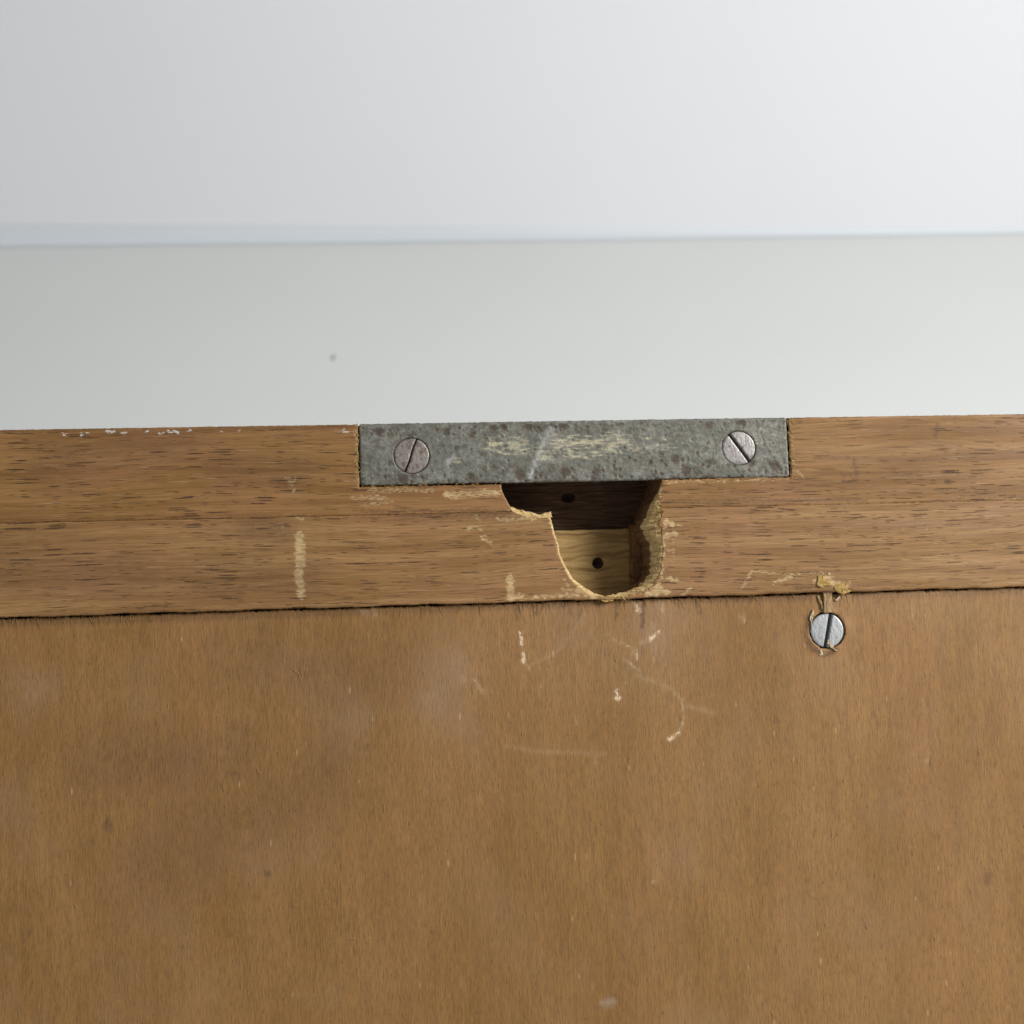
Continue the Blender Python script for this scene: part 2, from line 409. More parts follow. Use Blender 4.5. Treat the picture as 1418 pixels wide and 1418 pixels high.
def paint(P, strokes):
    """strokes: (channel, strength, width_px, [photo points]) -> wear colours"""
    w = np.zeros((len(P), 3), np.float32)
    X, Y = P[:, 0].copy(), P[:, 1].copy()
    P = P+np.column_stack([.13*np.sin(X*2.1+Y*3.3)+.10*np.sin(Y*5.1-X*1.7+2)+RNG.normal(0, .015, len(P)), .13*np.sin(X*3.7-Y*1.9+1)+.09*np.sin(X*5.9+Y*2.3)+RNG.normal(0, .015, len(P))])
    for ch, st, wd, pts in strokes:
        wd = wd*0.1475; Q = [U(*p) for p in pts]; wide = wd > 3
        if len(Q) == 1: Q = Q*2
        soft = 0.16+wd*(0.5 if wide else 0.28)
        for a, b in zip(Q[:-1], Q[1:]):
            lo = np.minimum(a, b)-wd-soft; hi = np.maximum(a, b)+wd+soft
            m = (P[:, 0] > lo[0]) & (P[:, 0] < hi[0]) & (P[:, 1] > lo[1]) & (P[:, 1] < hi[1])
            if not m.any(): continue
            d = seg_dist(P[m], a, b)
            t = np.clip((wd/2+soft-d)/(2*soft), 0, 1); t = t*t*(3-2*t)
            w[m, ch] = np.maximum(w[m, ch], st*t)
    return w

def strips(verts, faces, ringa, ringb, closed=False):
    n = len(ringa)
    for i in range(n if closed else n-1):
        j = (i+1) % n
        faces.append((ringa[i], ringa[j], ringb[j], ringb[i]))

def walls(P3, T, loop_idx, depth, extra_z=()):
    """skirt from a boundary loop down to z = depth"""
    V = [tuple(p) for p in P3]; Fc = [tuple(int(x) for x in t) for t in T]
    for li in loop_idx:
        prev = li
        for z in tuple(extra_z)+(depth,):
            cur = []
            for k in li: cur.append(len(V)); V.append((P3[k][0], P3[k][1], z))
            strips(V, Fc, cur, prev, True); prev = cur
    return V, Fc

# ------------------------------------------------------------------ the setting
def tag(o, label=None, cat=None, group=None, kind=None):
    for k, v in (('label', label), ('category', cat), ('group', group), ('kind', kind)):
        if v: o[k] = v
    return o
def wmesh(name, verts, faces, mat, parent=None, smooth=False):
    me = bpy.data.meshes.new(name); me.from_pydata([tuple(v) for v in verts], [], faces); me.materials.append(mat)
    me.polygons.foreach_set('use_smooth', [smooth]*len(faces)); me.update()
    o = bpy.data.objects.new(name, me); COL.objects.link(o); o.parent = parent; return o

A = on_table(0, 336); B = on_table(1418, 322)           # foot of the wall on the table
dw = (B-A).normalized(); nw = Vector((dw.y, -dw.x, 0))  # towards the camera
WL = A-dw*1.6; WR = B+dw*1.6
def slab(name, a, b, back, z0, z1, mat):
    v = [a+Vector((0, 0, z0)), b+Vector((0, 0, z0)), b-nw*back+Vector((0, 0, z0)), a-nw*back+Vector((0, 0, z0))]
    v += [p+Vector((0, 0, z1-z0)) for p in v]
    f = [(3, 2, 1, 0), (4, 5, 6, 7), (0, 1, 5, 4), (1, 2, 6, 5), (2, 3, 7, 6), (3, 0, 4, 7)]
    return wmesh(name, v, f, mat)
tag(slab('table', WL+nw*2.4, WR+nw*2.4, 2.42, -0.03, 0, M_TABLE), kind='structure')
tag(slab('wall', WL, WR, 0.05, -0.006, 1.6, M_WALL), kind='structure')
# added strip at the wall foot, blue-grey for the shadow band, thicker towards the left
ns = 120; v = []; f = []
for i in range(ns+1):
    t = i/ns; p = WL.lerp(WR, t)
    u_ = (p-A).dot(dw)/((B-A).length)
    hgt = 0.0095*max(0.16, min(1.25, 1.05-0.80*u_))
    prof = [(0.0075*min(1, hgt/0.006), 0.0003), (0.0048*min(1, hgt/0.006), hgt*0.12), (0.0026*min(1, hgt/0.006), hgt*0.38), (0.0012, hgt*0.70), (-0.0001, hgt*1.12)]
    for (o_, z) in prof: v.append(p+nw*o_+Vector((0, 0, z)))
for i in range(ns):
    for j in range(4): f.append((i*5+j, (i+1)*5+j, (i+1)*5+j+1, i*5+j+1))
tag(wmesh('wall_shadow_strip', v, f, M_SHADOW_STRIP, smooth=True), kind='structure')

# tiny dark fleck lying on the table
c = on_table(461, 496); v = []; f = []
for i in range(9):
    a_ = i/8; r_ = 0.00030*math.sin(math.pi*min(0.98, a_+0.06))**0.6+0.0001
    for k in range(6):
        t = k/6*math.tau
        v.append(c+Vector((math.cos(t)*r_+0.0008*math.sin(a_*3), (a_-0.5)*0.0060, 0.0005+math.sin(t)*r_*0.7+0.0006*math.sin(a_*3.1))))
for i in range(8):
    for k in range(6): f.append((i*6+k, i*6+(k+1) % 6, (i+1)*6+(k+1) % 6, (i+1)*6+k))
o = wmesh('fleck', v, f, M_FLECK, smooth=True); tag(o, 'tiny dark fleck lying alone on the white table top', 'fleck')

# ------------------------------------------------------------------ the case
root = bpy.data.objects.new('wooden_case', None); COL.objects.link(root)
root.matrix_world = M_OBJ
root.empty_display_size = 0.05
tag(root, 'old brown wooden case face with grey metal plate over a broken open lock hole', 'wooden case')

XL, XR = -165.0, 165.0
TOP = 18.78; BOT = -18.5; THK = 20.0
SEAM = U(600, 711)[1]
print('seam', SEAM, U(0, 718), U(1300, 693), U(936, 698))
RX0, RX1, RY = -31.2, 59.6, 5.9      # recess for the plate

# --- outline of the broken hole: (outer on face, inner, depth of inner)
HOLE = [((919, 650), (918, 650), -.3), ((918, 668), (915, 668), -.4), ((912, 683), (909, 684), -.6), ((912, 697), (901, 700), -2.5),
        ((917, 709), (893, 714), -4.2), ((911, 726), (887, 728), -5.0), ((916, 738), (891, 740), -4.8), ((918, 751), (898, 751), -4.0), ((917, 772), (901, 772), -3.2),
        ((913, 793), (898, 796), -3.0), ((905, 808), (889, 809), -2.6), ((888, 819), (871, 818), -2.0), ((867, 825), (850, 823.5), -1.3),
        ((843, 827.5), (836, 824.5), -.8), ((818, 824), (826, 819), -.8), ((801, 812), (808, 809), -.7), ((790, 802), (795, 800), -.6),
        ((781, 784), (784, 782), -.5), ((774, 769), (777, 768), -.45), ((771, 753), (774.5, 753), -.45), ((766, 738), (769, 738), -.4),
        ((762, 721), (765, 721), -.4), ((758, 712), (762, 709.5), -.5), ((746, 716), (744, 712), -1.0), ((731, 716), (723, 707), -1.4),
        ((712, 710), (705, 701), -1.2), ((701, 692), (699.5, 690), -.5), ((695, 679), (694, 677), -.4), ((690, 650), (690, 650), -.3)]
st = []
for i in range(len(HOLE)-1):
    (a, ai, az), (b, bi, bz) = HOLE[i], HOLE[i+1]
    L = math.hypot(b[0]-a[0], b[1]-a[1])*0.1475; k = max(1, round(L/0.42))
    for j in range(k):
        t = j/k
        st.append((a[0]+(b[0]-a[0])*t, a[1]+(b[1]-a[1])*t, ai[0]+(bi[0]-ai[0])*t, ai[1]+(bi[1]-ai[1])*t, az+(bz-az)*t))
st.append((*HOLE[-1][0], *HOLE[-1][1], HOLE[-1][2]))
outer = []; inner = []
for i, (ox, oy, ix, iy, iz) in enumerate(st):
    j = 0.0 if i in (0, len(st)-1) else 1.0
    wgt = min(1.0, abs(iz)/2)
    if iz < -1.5: iz = -1.5+(iz+1.5)*.35
    if abs(iz) < .9: ix, iy, wgt = ox+(ix-ox)*.55, oy+(iy-oy)*.55, 0.0
    o_ = np.array(U(ox, oy))+RNG.normal(0, 0.03+0.13*wgt, 2)*j
    q_ = np.array(U(ix, iy, iz))+RNG.normal(0, 0.02+0.13*wgt, 2)*j
    o_[1] = max(o_[1], BOT+0.28)
    outer.append(tuple(o_)); inner.append((*q_, iz+RNG.normal(0, 0.05+.2*wgt)*j))
outer = np.array(outer)
# where the outline crosses the seam between the two strips, right and left
iR = next(i for i in range(len(outer)) if outer[i][1] < SEAM)
iL = max(i for i in range(len(outer)) if outer[i][1] < SEAM)
outer[iR][1] = SEAM; outer[iL][1] = SEAM
outer = [tuple(p) for p in outer]

GAP = 0.015
# lower rail: under the seam
lower = resample([(XL, SEAM-GAP), (-102, SEAM-GAP)], 6)[:-1]+resample([(-102, SEAM-GAP), (outer[iL][0], SEAM-GAP)], .45, .015)
lower += [(p[0], min(p[1], SEAM-GAP)) for p in outer[iL-1:iR:-1]]
lower += resample([(outer[iR][0], SEAM-GAP), (112, SEAM-GAP)], .45, .03)+resample([(114, SEAM-GAP), (XR, SEAM-GAP)], 6)
bot = [(XR, BOT)]+[(x, BOT) for x in np.arange(XR-6, 113, -6)]
nx = np.array(U(1165, 822))[0]
for x in np.arange(112, -104, -0.45):
    y = BOT+RNG.normal(0, .03)+0.08*math.sin(x*0.23)+0.06*math.sin(x*.71+1)
    dn = x-nx
    if -1.5 < dn < 2.5: y += 0.55*(1-abs((dn-.5)/2))      # torn notch above the lowest screw
    dh = x-U(840, 829)[0]
    if abs(dh) < 3: y = min(y, BOT-0.22*(1-abs(dh)/3))
    bot.append((x, y))
bot += [(x, BOT) for x in np.arange(-109, XL+1, -6)]+[(XL, BOT)]
lower = lower+bot
lower = lower[::-1]
hx0, hx1 = U(680, 760)[0], U(960, 760)[0]
P, T, idx, d = sheet([lower], .5, fine=[(-48, -36, BOT, SEAM, .3), (hx0, hx1, BOT, SEAM, .3), (45, 72, BOT, BOT+7, .3)], xr=(-108, 118))
hd = loop_dist(P, [tuple(q) for q in outer], 1.5)
z = np.where((P[:, 1] > SEAM-.6) | (hd < .5), rounded(d, .13), rounded(d, .45))
z += 0.05*np.sin(P[:, 0]*.05+1)*np.sin(P[:, 1]*.2)
st_low = [(0, .95, 12, [(415, 741), (415, 770)]), (0, 1.0, 14, [(416, 752), (416, 780)]), (0, .95, 13, [(414, 790), (414, 802)]), (0, .8, 12, [(417, 808), (417, 825)]),
          (0, .6, 8, [(408, 712), (418, 718)]), (0, .45, 6, [(392, 725), (392, 738)]),
          (0, .62, 6, [(657, 708), (664, 722)]), (0, .62, 5, [(646, 735), (655, 729), (664, 731), (670, 738)]), (0, .75, 6, [(668, 745), (681, 752)]), (0, .5, 4, [(670, 738), (674, 746)]),
          (0, .85, 11, [(706, 800), (708, 830)]), (0, .9, 8, [(709, 828), (722, 825)]), (0, .75, 5, [(740, 826), (802, 824)]), (0, .6, 4, [(722, 832), (745, 828)]),
          (0, .8, 5, [(690, 719), (712, 720), (735, 717)]), (0, .9, 5, [(735, 718), (757, 713)]), (0, .75, 3, [(760, 714), (768, 740), (773, 768)]),
          (0, .7, 3, [(773, 768), (782, 786), (801, 814)]), (0, .9, 8, [(800, 817), (825, 827)]),
          (0, .65, 4, [(780, 800), (787, 812)]), (0, .5, 6, [(777, 815), (812, 822)]),
          (0, .9, 7, [(921, 728), (923, 720), (932, 727)]), (0, .6, 4, [(934, 727), (946, 727)]), (0, .85, 9, [(922, 742), (935, 739)]), (0, .55, 4, [(932, 735), (933, 772)]),
          (0, .6, 5, [(922, 763), (934, 761)]), (0, .55, 4, [(922, 778), (934, 777)]), (0, .7, 7, [(924, 801), (938, 803)]), (0, .8, 11, [(915, 812), (908, 822)]), (0, .9, 8, [(895, 822), (925, 820)]),
          (0, .75, 6, [(948, 823), (956, 815)]), (0, .7, 5, [(918, 780), (917, 800), (905, 816)]), (0, .8, 6, [(918, 742), (919, 770)]),
          (0, .75, 5, [(1029, 813), (1034, 803), (1041, 792)]), (0, .72, 3.4, [(1043, 791), (1085, 795), (1140, 793)]), (0, .75, 6, [(1072, 806), (1096, 799)]), (0, .5, 3, [(1098, 799), (1130, 805)]),
          (0, .9, 9, [(1130, 805), (1150, 800)]), (0, .95, 9, [(1150, 806), (1172, 812)]), (0, .7, 5, [(1172, 812), (1178, 806)]),
          (0, .5, 3, [(1248, 732), (1300, 733)]), (0, .5, 3, [(1270, 753), (1300, 752)]), (0, .45, 3, [(1275, 773), (1320, 774)]), (0, .5, 3, [(1385, 773), (1418, 773)]), (0, .5, 3, [(1120, 740), (1136, 737)]),
          (2, .5, 34, [(345, 731), (392, 738)]), (2, .35, 22, [(270, 810), (330, 822)]), (2, .3, 20, [(560, 715), (720, 713)]),
          (2, .75, 4, [(480, 711), (600, 713), (705, 711)]), (2, .55, 3, [(360, 712), (480, 712)]), (2, .30, 60, [(10, 790), (190, 800)]), (2, .28, 50, [(250, 800), (430, 800)]),
          (0, .34, 3, [(520, 822), (562, 795), (590, 806), (625, 812)]), (0, .30, 3, [(562, 795), (540, 812)])]
we = paint(P, st_low)
# rubbed, slightly paler wood along the lower arris
ed = np.clip(1-np.abs(P[:, 1]-(BOT+.9))/1.3, 0, 1)
we[:, 0] = np.maximum(we[:, 0], ed*.22)
V, Fc = walls(np.column_stack([P, z]), T, idx, -THK, (-1.0,))
link('lower_rail', V, Fc, M_LOW, root, wear_shade=we)

# upper rail: two ends either side of the hole, notched for the plate, with a floor behind the plate
left = [(XL, TOP)]+[(XL, SEAM+GAP)]+resample([(-108, SEAM+GAP), (outer[iL][0], SEAM+GAP)], .45, .03)[:-1]
left += [(p[0], max(p[1], SEAM+GAP)) for p in outer[iL+1:] if p[1] < RY-.25]
lx = left[-1][0]
ledge = resample([(lx, RY-.1), (RX0+3, RY), (RX0, RY)], .42, .06)
left += ledge+resample([(RX0, RY), (RX0, TOP)], .42, .10)[1:]
left += [(x, TOP+RNG.normal(0, .03)) for x in np.arange(RX0-.5, -104, -.5)]+[(-110, TOP)]
right = [p for p in outer[:iR] if p[1] < RY-.15]
right = right[:-1] if right[-1][1] < SEAM+.3 else right
rx = right[0][0]
rl = resample([(rx, RY+.15), (RX1-8, RY+.3), (RX1, RY+.1)], .42, .08)
right_loop = rl+resample([(RX1, RY), (RX1, TOP)], .42, .10)[1:]+[(x, TOP+RNG.normal(0, .03)) for x in np.arange(RX1+.5, 113, .5)]+[(XR, TOP), (XR, SEAM+GAP)]
right_loop += resample([(113, SEAM+GAP), (outer[iR][0], SEAM+GAP)], .45, .03)+[(p[0], max(p[1], SEAM+GAP)) for p in right[::-1]]
st_up = [(1, .75, 3.5, [(113, 601), (123, 600)]), (1, .85, 4.5, [(148, 597), (158, 598)]), (1, .7, 3.5, [(168, 600), (176, 599)]), (1, .85, 4, [(201, 597), (205, 597)]), (1, .7, 3.5, [(220, 600), (226, 600)]),
         (1, .85, 4.5, [(233, 597), (246, 598)]), (1, .85, 4, [(259, 596), (264, 596)]), (1, .7, 4, [(305, 597), (309, 597)]), (1, .7, 4, [(330, 596), (333, 596)]), (1, .6, 4, [(88, 601), (91, 601)]), (1, .6, 5, [(468, 597), (482, 597)]),
         (0, .6, 5, [(395, 662), (410, 664)]), (0, .5, 8, [(400, 665), (408, 680)]), (2, .4, 14, [(378, 663), (398, 668)]),
         (0, .5, 5, [(492, 592), (494, 640), (495, 668)]), (0, .55, 7, [(488, 690), (520, 688), (535, 690)]), (0, .5, 5, [(500, 700), (545, 695)]),
         (0, .85, 9, [(618, 684), (632, 688)]), (0, .6, 12, [(628, 685), (690, 682)]), (0, .5, 8, [(510, 679), (600, 679)]), (0, .8, 6, [(668, 679), (690, 682)]),
         (0, .5, 6, [(1095, 585), (1097, 620), (1100, 655)]), (0, .6, 6, [(1105, 652), (1112, 660)]), (0, .5, 6, [(925, 668), (1090, 663)]), (0, .75, 4, [(915, 675), (913, 700)]),
         (0, .5, 4, [(917, 706), (925, 704)]), (2, .8, 3, [(1183, 637), (1184, 645), (1187, 660)]), (2, .6, 2.5, [(1126, 634), (1150, 635), (1185, 635)]), (2, .6, 3, [(1165, 658), (1188, 658)]),
         (2, .8, 4, [(1298, 588), (1295, 605)]), (2, .6, 3, [(500, 708), (700, 707)]), (2, .6, 3, [(920, 695), (1200, 693)]), (2, .4, 6, [(0, 597), (480, 592)]), (2, .3, 50, [(60, 640), (250, 610)]), (2, .3, 40, [(300, 640), (420, 650)]),
         (2, .5, 3, [(1300, 680), (1418, 688)]), (0, .45, 3, [(1325, 690), (1418, 689)])]
V = []; Fc = []; WE = []
for lp, fine_ in ((left[::-1] if False else left, [(RX0-3, lx+1, SEAM, TOP, .3), (-100, -60, TOP-2, TOP, .25)]), (right_loop, [(rx-1, RX1+3, SEAM, TOP, .3)])):
    P, T, idx, d = sheet([lp], .5, fine=fine_, xr=(-108, 118))
    hd = loop_dist(P, [tuple(q) for q in outer], 1.5)
    z = np.where((P[:, 1] < SEAM+.5) | (hd < .5), rounded(d, .13), rounded(d, .35))
    w_ = paint(P, st_up); n0 = len(V)
    v_, f_ = walls(np.column_stack([P, z]), T, idx, -THK, (-1.4,))
    w2 = np.zeros((len(v_), 3), np.float32); w2[:len(P)] = w_
    V += v_; Fc += [tuple(i+n0 for i in q) for q in f_]; WE.append(w2)
def add_box(V, Fc, x0, x1, y0, y1, z0, z1):
    n0 = len(V); V += [(x0, y0, z0), (x1, y0, z0), (x1, y1, z0), (x0, y1, z0), (x0, y0, z1), (x1, y0, z1), (x1, y1, z1), (x0, y1, z1)]
    Fc += [tuple(n0+i for i in q) for q in ((3, 2, 1, 0), (4, 5, 6, 7), (0, 1, 5, 4), (1, 2, 6, 5), (2, 3, 7, 6), (3, 0, 4, 7))]
add_box(V, Fc, RX0-.5, RX1+.5, RY+5.0, TOP-.15, -THK+.1, -1.75)
wear_shade = np.concatenate(WE)
link('upper_rail', V, Fc, M_UP, root, wear_shade=wear_shade)

# --- wall of the hole: raw torn chamfer then the bored wall
V = []; Fc = []; mi = []
rings_ = []
for k, t in enumerate((0, .33, .66, 1.0)):
    row = []
    for o_, q_ in zip(outer, inner):
        p = np.array([o_[0], o_[1], -.13])*(1-t)+np.array(q_)*t
        if t in (.33, .66):
            amp = 0.01+0.055*abs(q_[2]); p = p+RNG.normal(0, 1, 3)*amp*np.array([.7, .7, 1])
            p[2] += 0.25*min(1.2, abs(q_[2])/3)*math.sin(math.pi*t)
        row.append(len(V)); V.append(tuple(p))
    rings_.append(row)
for zz in (-7.5, -11, -16.5, -20):
    row = []
    for q_ in inner:
        p = (q_[0]+RNG.normal(0, .10), q_[1]+RNG.normal(0, .10), zz); row.append(len(V)); V.append(p)
    rings_.append(row)
for k in range(len(rings_)-1):
    n0 = len(Fc); strips(V, Fc, rings_[k], rings_[k+1]); mi += [0 if k < 3 else 1]*(len(Fc)-n0)
link('broken_edge', V, Fc, None, root, smooth=False, mats=[M_RAW, M_BORE], midx=mi)['label'] = 'pale torn wood round the rim of the hole'

# --- inside the hole: dark board above, light block below, each with its nail hole
def holed_slab(name, x0, x1, y0, y1, z0, z1, hc, hr, mat, squash=1.0, jag=0.05):
    loop = resample([(x0, y0), (x1, y0), (x1, y1), (x0, y1)], 1.0, jag, closed=True)
    h = [(hc[0]+hr*math.cos(-t)*(1+RNG.normal(0, .05)), hc[1]+hr*squash*math.sin(-t)*(1+RNG.normal(0, .05))) for t in np.linspace(0, math.tau, 22, endpoint=False)]
    P, T, idx, d = sheet([loop, h], .8, rings=(.15,))
    zz = z1+rounded(d, .2)+0.06*np.sin(P[:, 1]*1.7)+RNG.normal(0, .02, len(P))
    V, Fc = walls(np.column_stack([P, zz]), T, idx, z0)
    o = link(name, V, Fc, mat, root)
    V = []; Fc = []; 
    for zc, rr in ((z1-.5, hr*.95), (z1-2.2, .1)):
        for t in np.linspace(0, math.tau, 16, endpoint=False): V.append((hc[0]+rr*1.3*math.cos(t), hc[1]+rr*1.3*math.sin(t), zc))
    Fc = [(i, (i+1) % 16, 16+(i+1) % 16, 16+i) for i in range(16)]
    link('nail_hole', V, Fc, M_BLACK, o)
    return o
zb, zd = -12.0, -16.2
bx0, by1 = U(755, 735, zb); bx1 = U(874, 760, zb)[0]
holed_slab('light_block', bx0-8, bx1, BOT+.2, by1, -19.9, zb, U(828, 780, zb), 1.25, M_BLOCK)['label'] = 'pale block with a round nail hole'
dx0 = U(660, 700, zd)[0]; dx1 = U(905, 700, zd)[0]
holed_slab('dark_inner_board', dx0, dx1, U(800, 755, zd)[1], U(800, 640, zd)[1], -19.95, zd, U(787, 689, zd), 1.6, M_DARK, .68)['label'] = 'dark stained board above the pale block'
# rough upright splinter between the block and the side of the hole
V = []; Fc = []
m = 26
for k in range(m+1):
    t = k/m; x_a, y_a = U(873+RNG.normal(0, .6), 726+t*90, zb+.8); x_b, y_b = U(880+3*math.sin(t*7)+RNG.normal(0, 1), 727+t*90, zb+2.4); x_c, y_c = U(902, 727+t*88, zb+1.4)
    for p in ((x_a, y_a, zb-2), (x_a, y_a, zb+.8+RNG.normal(0, .1)), (x_b, y_b, zb+2.0+.6*math.sin(t*9+1)), (x_c, y_c, zb+1.0)): V.append(p)
for k in range(m):
    for j in range(3): Fc.append((k*4+j, k*4+j+1, (k+1)*4+j+1, (k+1)*4+j))
link('splinter', V, Fc, raw_material('red_brown_splinter', (0.17, 0.085, 0.035), (0.36, 0.20, 0.09), (0.12, 0.055, 0.025), (2.5, 0.3, 1.5)), root, smooth=False)['label'] = 'reddish splinter inside the hole'

# --- plywood panel, set 1.3 mm below the rails
PZ = -1.3; PT = BOT-.27
top = [(XR-1, PT), (120, PT)]
x = 114.0
while x > -106:
    top.append((x, PT+RNG.normal(0, .10)+.10*math.sin(x*.9)+(.22 if RNG.random() < .08 else 0))); x -= .42
top += [(-112, PT), (XL+1, PT), (XL+1, -FOOT), (XR-1, -FOOT)]
top = top[::-1]
s_x, s_y = U(1145.5, 873, PZ); SR = 3.62
hole3 = [(s_x+(SR+.16+abs(RNG.normal(0, .09)))*math.cos(-t), s_y+(SR+.16+abs(RNG.normal(0, .09)))*math.sin(-t)) for t in np.linspace(0, math.tau, 56, endpoint=False)]
zone = U(640, 835), U(1010, 1060)
P, T, idx, d = sheet([top, hole3], .9, fine=[(zone[0][0], zone[1][0], zone[1][1], PT, .42), (54, 72, -34, PT, .4), (-106, zone[0][0], -24, PT, .5), (72, 113, -24, PT, .6)], rings=(.15, .35))
z = PZ+rounded(d, .3)+.10*np.sin(P[:, 0]*.045+.6)*np.sin(P[:, 1]*.06)
ds = np.hypot(P[:, 0]-s_x, P[:, 1]-s_y)
z += np.where((ds < SR+2.2), .22*np.clip((SR+2.2-ds)/2.0, 0, 1)*(.5+.5*np.sin(np.arctan2(P[:, 1]-s_y, P[:, 0]-s_x)*5+1)), 0)
st_p = [(0, 1, 4.5, [(722, 876), (724, 892)]), (0, 1, 6.5, [(726, 906), (726, 917)]), (0, .8, 3, [(733, 922), (733, 928)]), (0, .4, 2, [(725, 893), (725, 906)]), (0, .35, 2, [(724, 930), (725, 955)]),
        (0, .9, 5, [(855.5, 956), (856, 962)]), (0, .95, 9, [(857, 966), (857.5, 967)]), (0, .5, 3, [(934, 957), (946, 970)]), (0, .7, 3.0, [(947, 970), (948, 1003)]), (0, .6, 4, [(948, 1003), (942, 1014)]), (0, .9, 6, [(941, 1016), (928, 1025)]),
        (0, .55, 4, [(887, 891), (902, 886)]), (0, .95, 6, [(902, 886), (914, 875)]), (0, .7, 4, [(883, 900), (884, 914)]), (0, .5, 3, [(906, 862), (907, 872)]), (0, .45, 4, [(909, 890), (908, 915)]),
        (0, .5, 3, [(842, 878), (861, 893)]), (0, .6, 4, [(861, 889), (877, 898), (878, 906)]), (0, .6, 4, [(868, 915), (888, 928)]), (0, .32, 5, [(885, 935), (910, 946), (936, 955)]), (0, .34, 6, [(952, 977), (975, 983), (994, 989)]),
        (0, .85, 8, [(883, 836), (886, 845)]), (0, .7, 6, [(917, 833), (920, 846)]), (0, .7, 4.5, [(658, 941), (669, 958)]), (0, .5, 4, [(640, 937), (644, 942)]), (0, .34, 4, [(786, 886), (780, 896), (760, 910), (738, 920)]),
        (0, .26, 3, [(813, 848), (795, 874), (772, 895)]), (0, .28, 6, [(702, 1034), (740, 1041), (800, 1043), (838, 1045)]), (0, .4, 4, [(826, 1049), (826, 1060)]), (0, .55, 3, [(1026, 853), (1026, 860)]), (0, .55, 3, [(1032, 853), (1032, 860)]),
        (0, .5, 3, [(797, 990), (801, 1003)]), (0, .6, 7, [(500, 842), (507, 850)]), (0, .6, 6, [(517, 842), (520, 852)]), (0, .8, 3, [(48, 962), (48, 964)]), (0, .8, 3, [(144, 1066), (144, 1068)]), (0, .8, 3.5, [(1131, 1005), (1131, 1007)]),
        (0, .8, 3, [(643, 1365), (644, 1367)]), (0, .7, 3, [(905, 1222), (906, 1224)]), (0, .7, 2.5, [(1126, 1242), (1134, 1240)]), (0, .6, 2.5, [(1287, 1056), (1291, 1045)]), (0, .6, 2.5, [(1208, 1270), (1209, 1283)]),
        (1, .60, 9, [(836, 1391), (849, 1390)]), (1, 0.19, 26, [(46, 965)]), (1, 0.10, 70, [(48, 965)]), (1, 0.15, 60, [(470, 1010), (490, 990)]), (1, 0.15, 95, [(600, 950), (640, 930)]), (1, 0.13, 110, [(790, 905), (930, 900)]),
        (1, 0.13, 60, [(10, 1110)]), (1, 0.09, 70, [(180, 1380)]), (1, 0.13, 26, [(1060, 880), (1085, 890)]), (2, .75, 9, [(148, 1138), (149, 1148)]), (2, .6, 6, [(366, 1212), (376, 1211)]), (2, .45, 10, [(1372, 1212), (1370, 1222)]),
        (2, .85, 3.4, [(893, 831), (891.5, 868)]), (2, .75, 3, [(715, 843), (716, 856)]), (2, .7, 3, [(743, 840), (744, 850)]), (2, .65, 3, [(790, 838), (791, 850)]), (2, .65, 3, [(806, 838), (805, 852)]), (2, .65, 3, [(856, 836), (854, 858)]), (2, .7, 3, [(972, 832), (972, 850)]),  # slits in the frayed edge, shade of the gaps painted in dark
        (2, .65, 3, [(1219, 818), (1219, 832)]), (2, .5, 3, [(545, 845), (545, 865)]), (2, .22, 90, [(130, 1060), (330, 1050)]), (2, .2, 120, [(200, 1200), (450, 1080)]), (2, .2, 100, [(340, 920), (520, 930)]), (2, .5, 2.5, [(510, 1030), (515, 1080)]),  # first two: more slits with painted shade; then darker blotches
        (2, .4, 10, [(0, 862), (360, 852), (500, 848)]), (2, .3, 8, [(500, 848), (830, 836)]), (2, .35, 8, [(950, 832), (1125, 828)]), (2, .3, 8, [(1185, 826), (1418, 819)]),  # shadow line under the rail's lower edge, painted on the panel
        (2, .6, 7, [(1122, 855), (1119, 880), (1128, 900)]), (2, .7, 6, [(1132, 900), (1145, 908), (1160, 900)]), (2, .35, 3, [(1118, 1200), (1120, 1240)])]
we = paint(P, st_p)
V, Fc = walls(np.column_stack([P, z]), T, [idx[0]], -5.0)
n0 = len(V); h3 = idx[1]; cur = []
for k in h3: cur.append(len(V)); V.append((P[k][0]*1.0, P[k][1], PZ-3.0))
strips(V, Fc, cur, h3, True)
link('back_panel', V, Fc, M_PANEL, root, wear_shade=we)

# floor under the open joints (rabbet the panel sits on)
V = []; Fc = []; add_box(V, Fc, XL+.5, XR-.5, BOT-9, BOT-.02, -9, -5.2)
link('rabbet', V, Fc, M_DARK, root, smooth=False)

# --- body of the case behind the face, down to the table
def w2l(y, z): # world (y,z) metres -> local mm
    q = M_OBJ.inverted() @ Vector((0, y, z)); return q.y/MM, q.z/MM
pA = (TOP-.4, -THK-.05); qa = M_OBJ @ Vector((0, pA[0]*MM, pA[1]*MM))
pB = w2l(qa.y, 0.0); pC = w2l((M_OBJ @ Vector((0, -FOOT*MM, -.005))).y+.002, 0.0)
V = []; 
for xx in (XL+.3, XR-.3):
    V += [(xx, pA[0], pA[1]), (xx, pB[0], pB[1]), (xx, pC[0], pC[1]), (xx, -FOOT+1, -5.3), (xx, BOT-9.2, -5.3), (xx, BOT-9.2, -THK-.05)]
Fc = [(0, 1, 2, 3, 4, 5), (11, 10, 9, 8, 7, 6)]+[(i, i+6, (i+1) % 6+6, (i+1) % 6) for i in range(6)]
link('case_body', V, Fc, M_CASE, root, smooth=False)

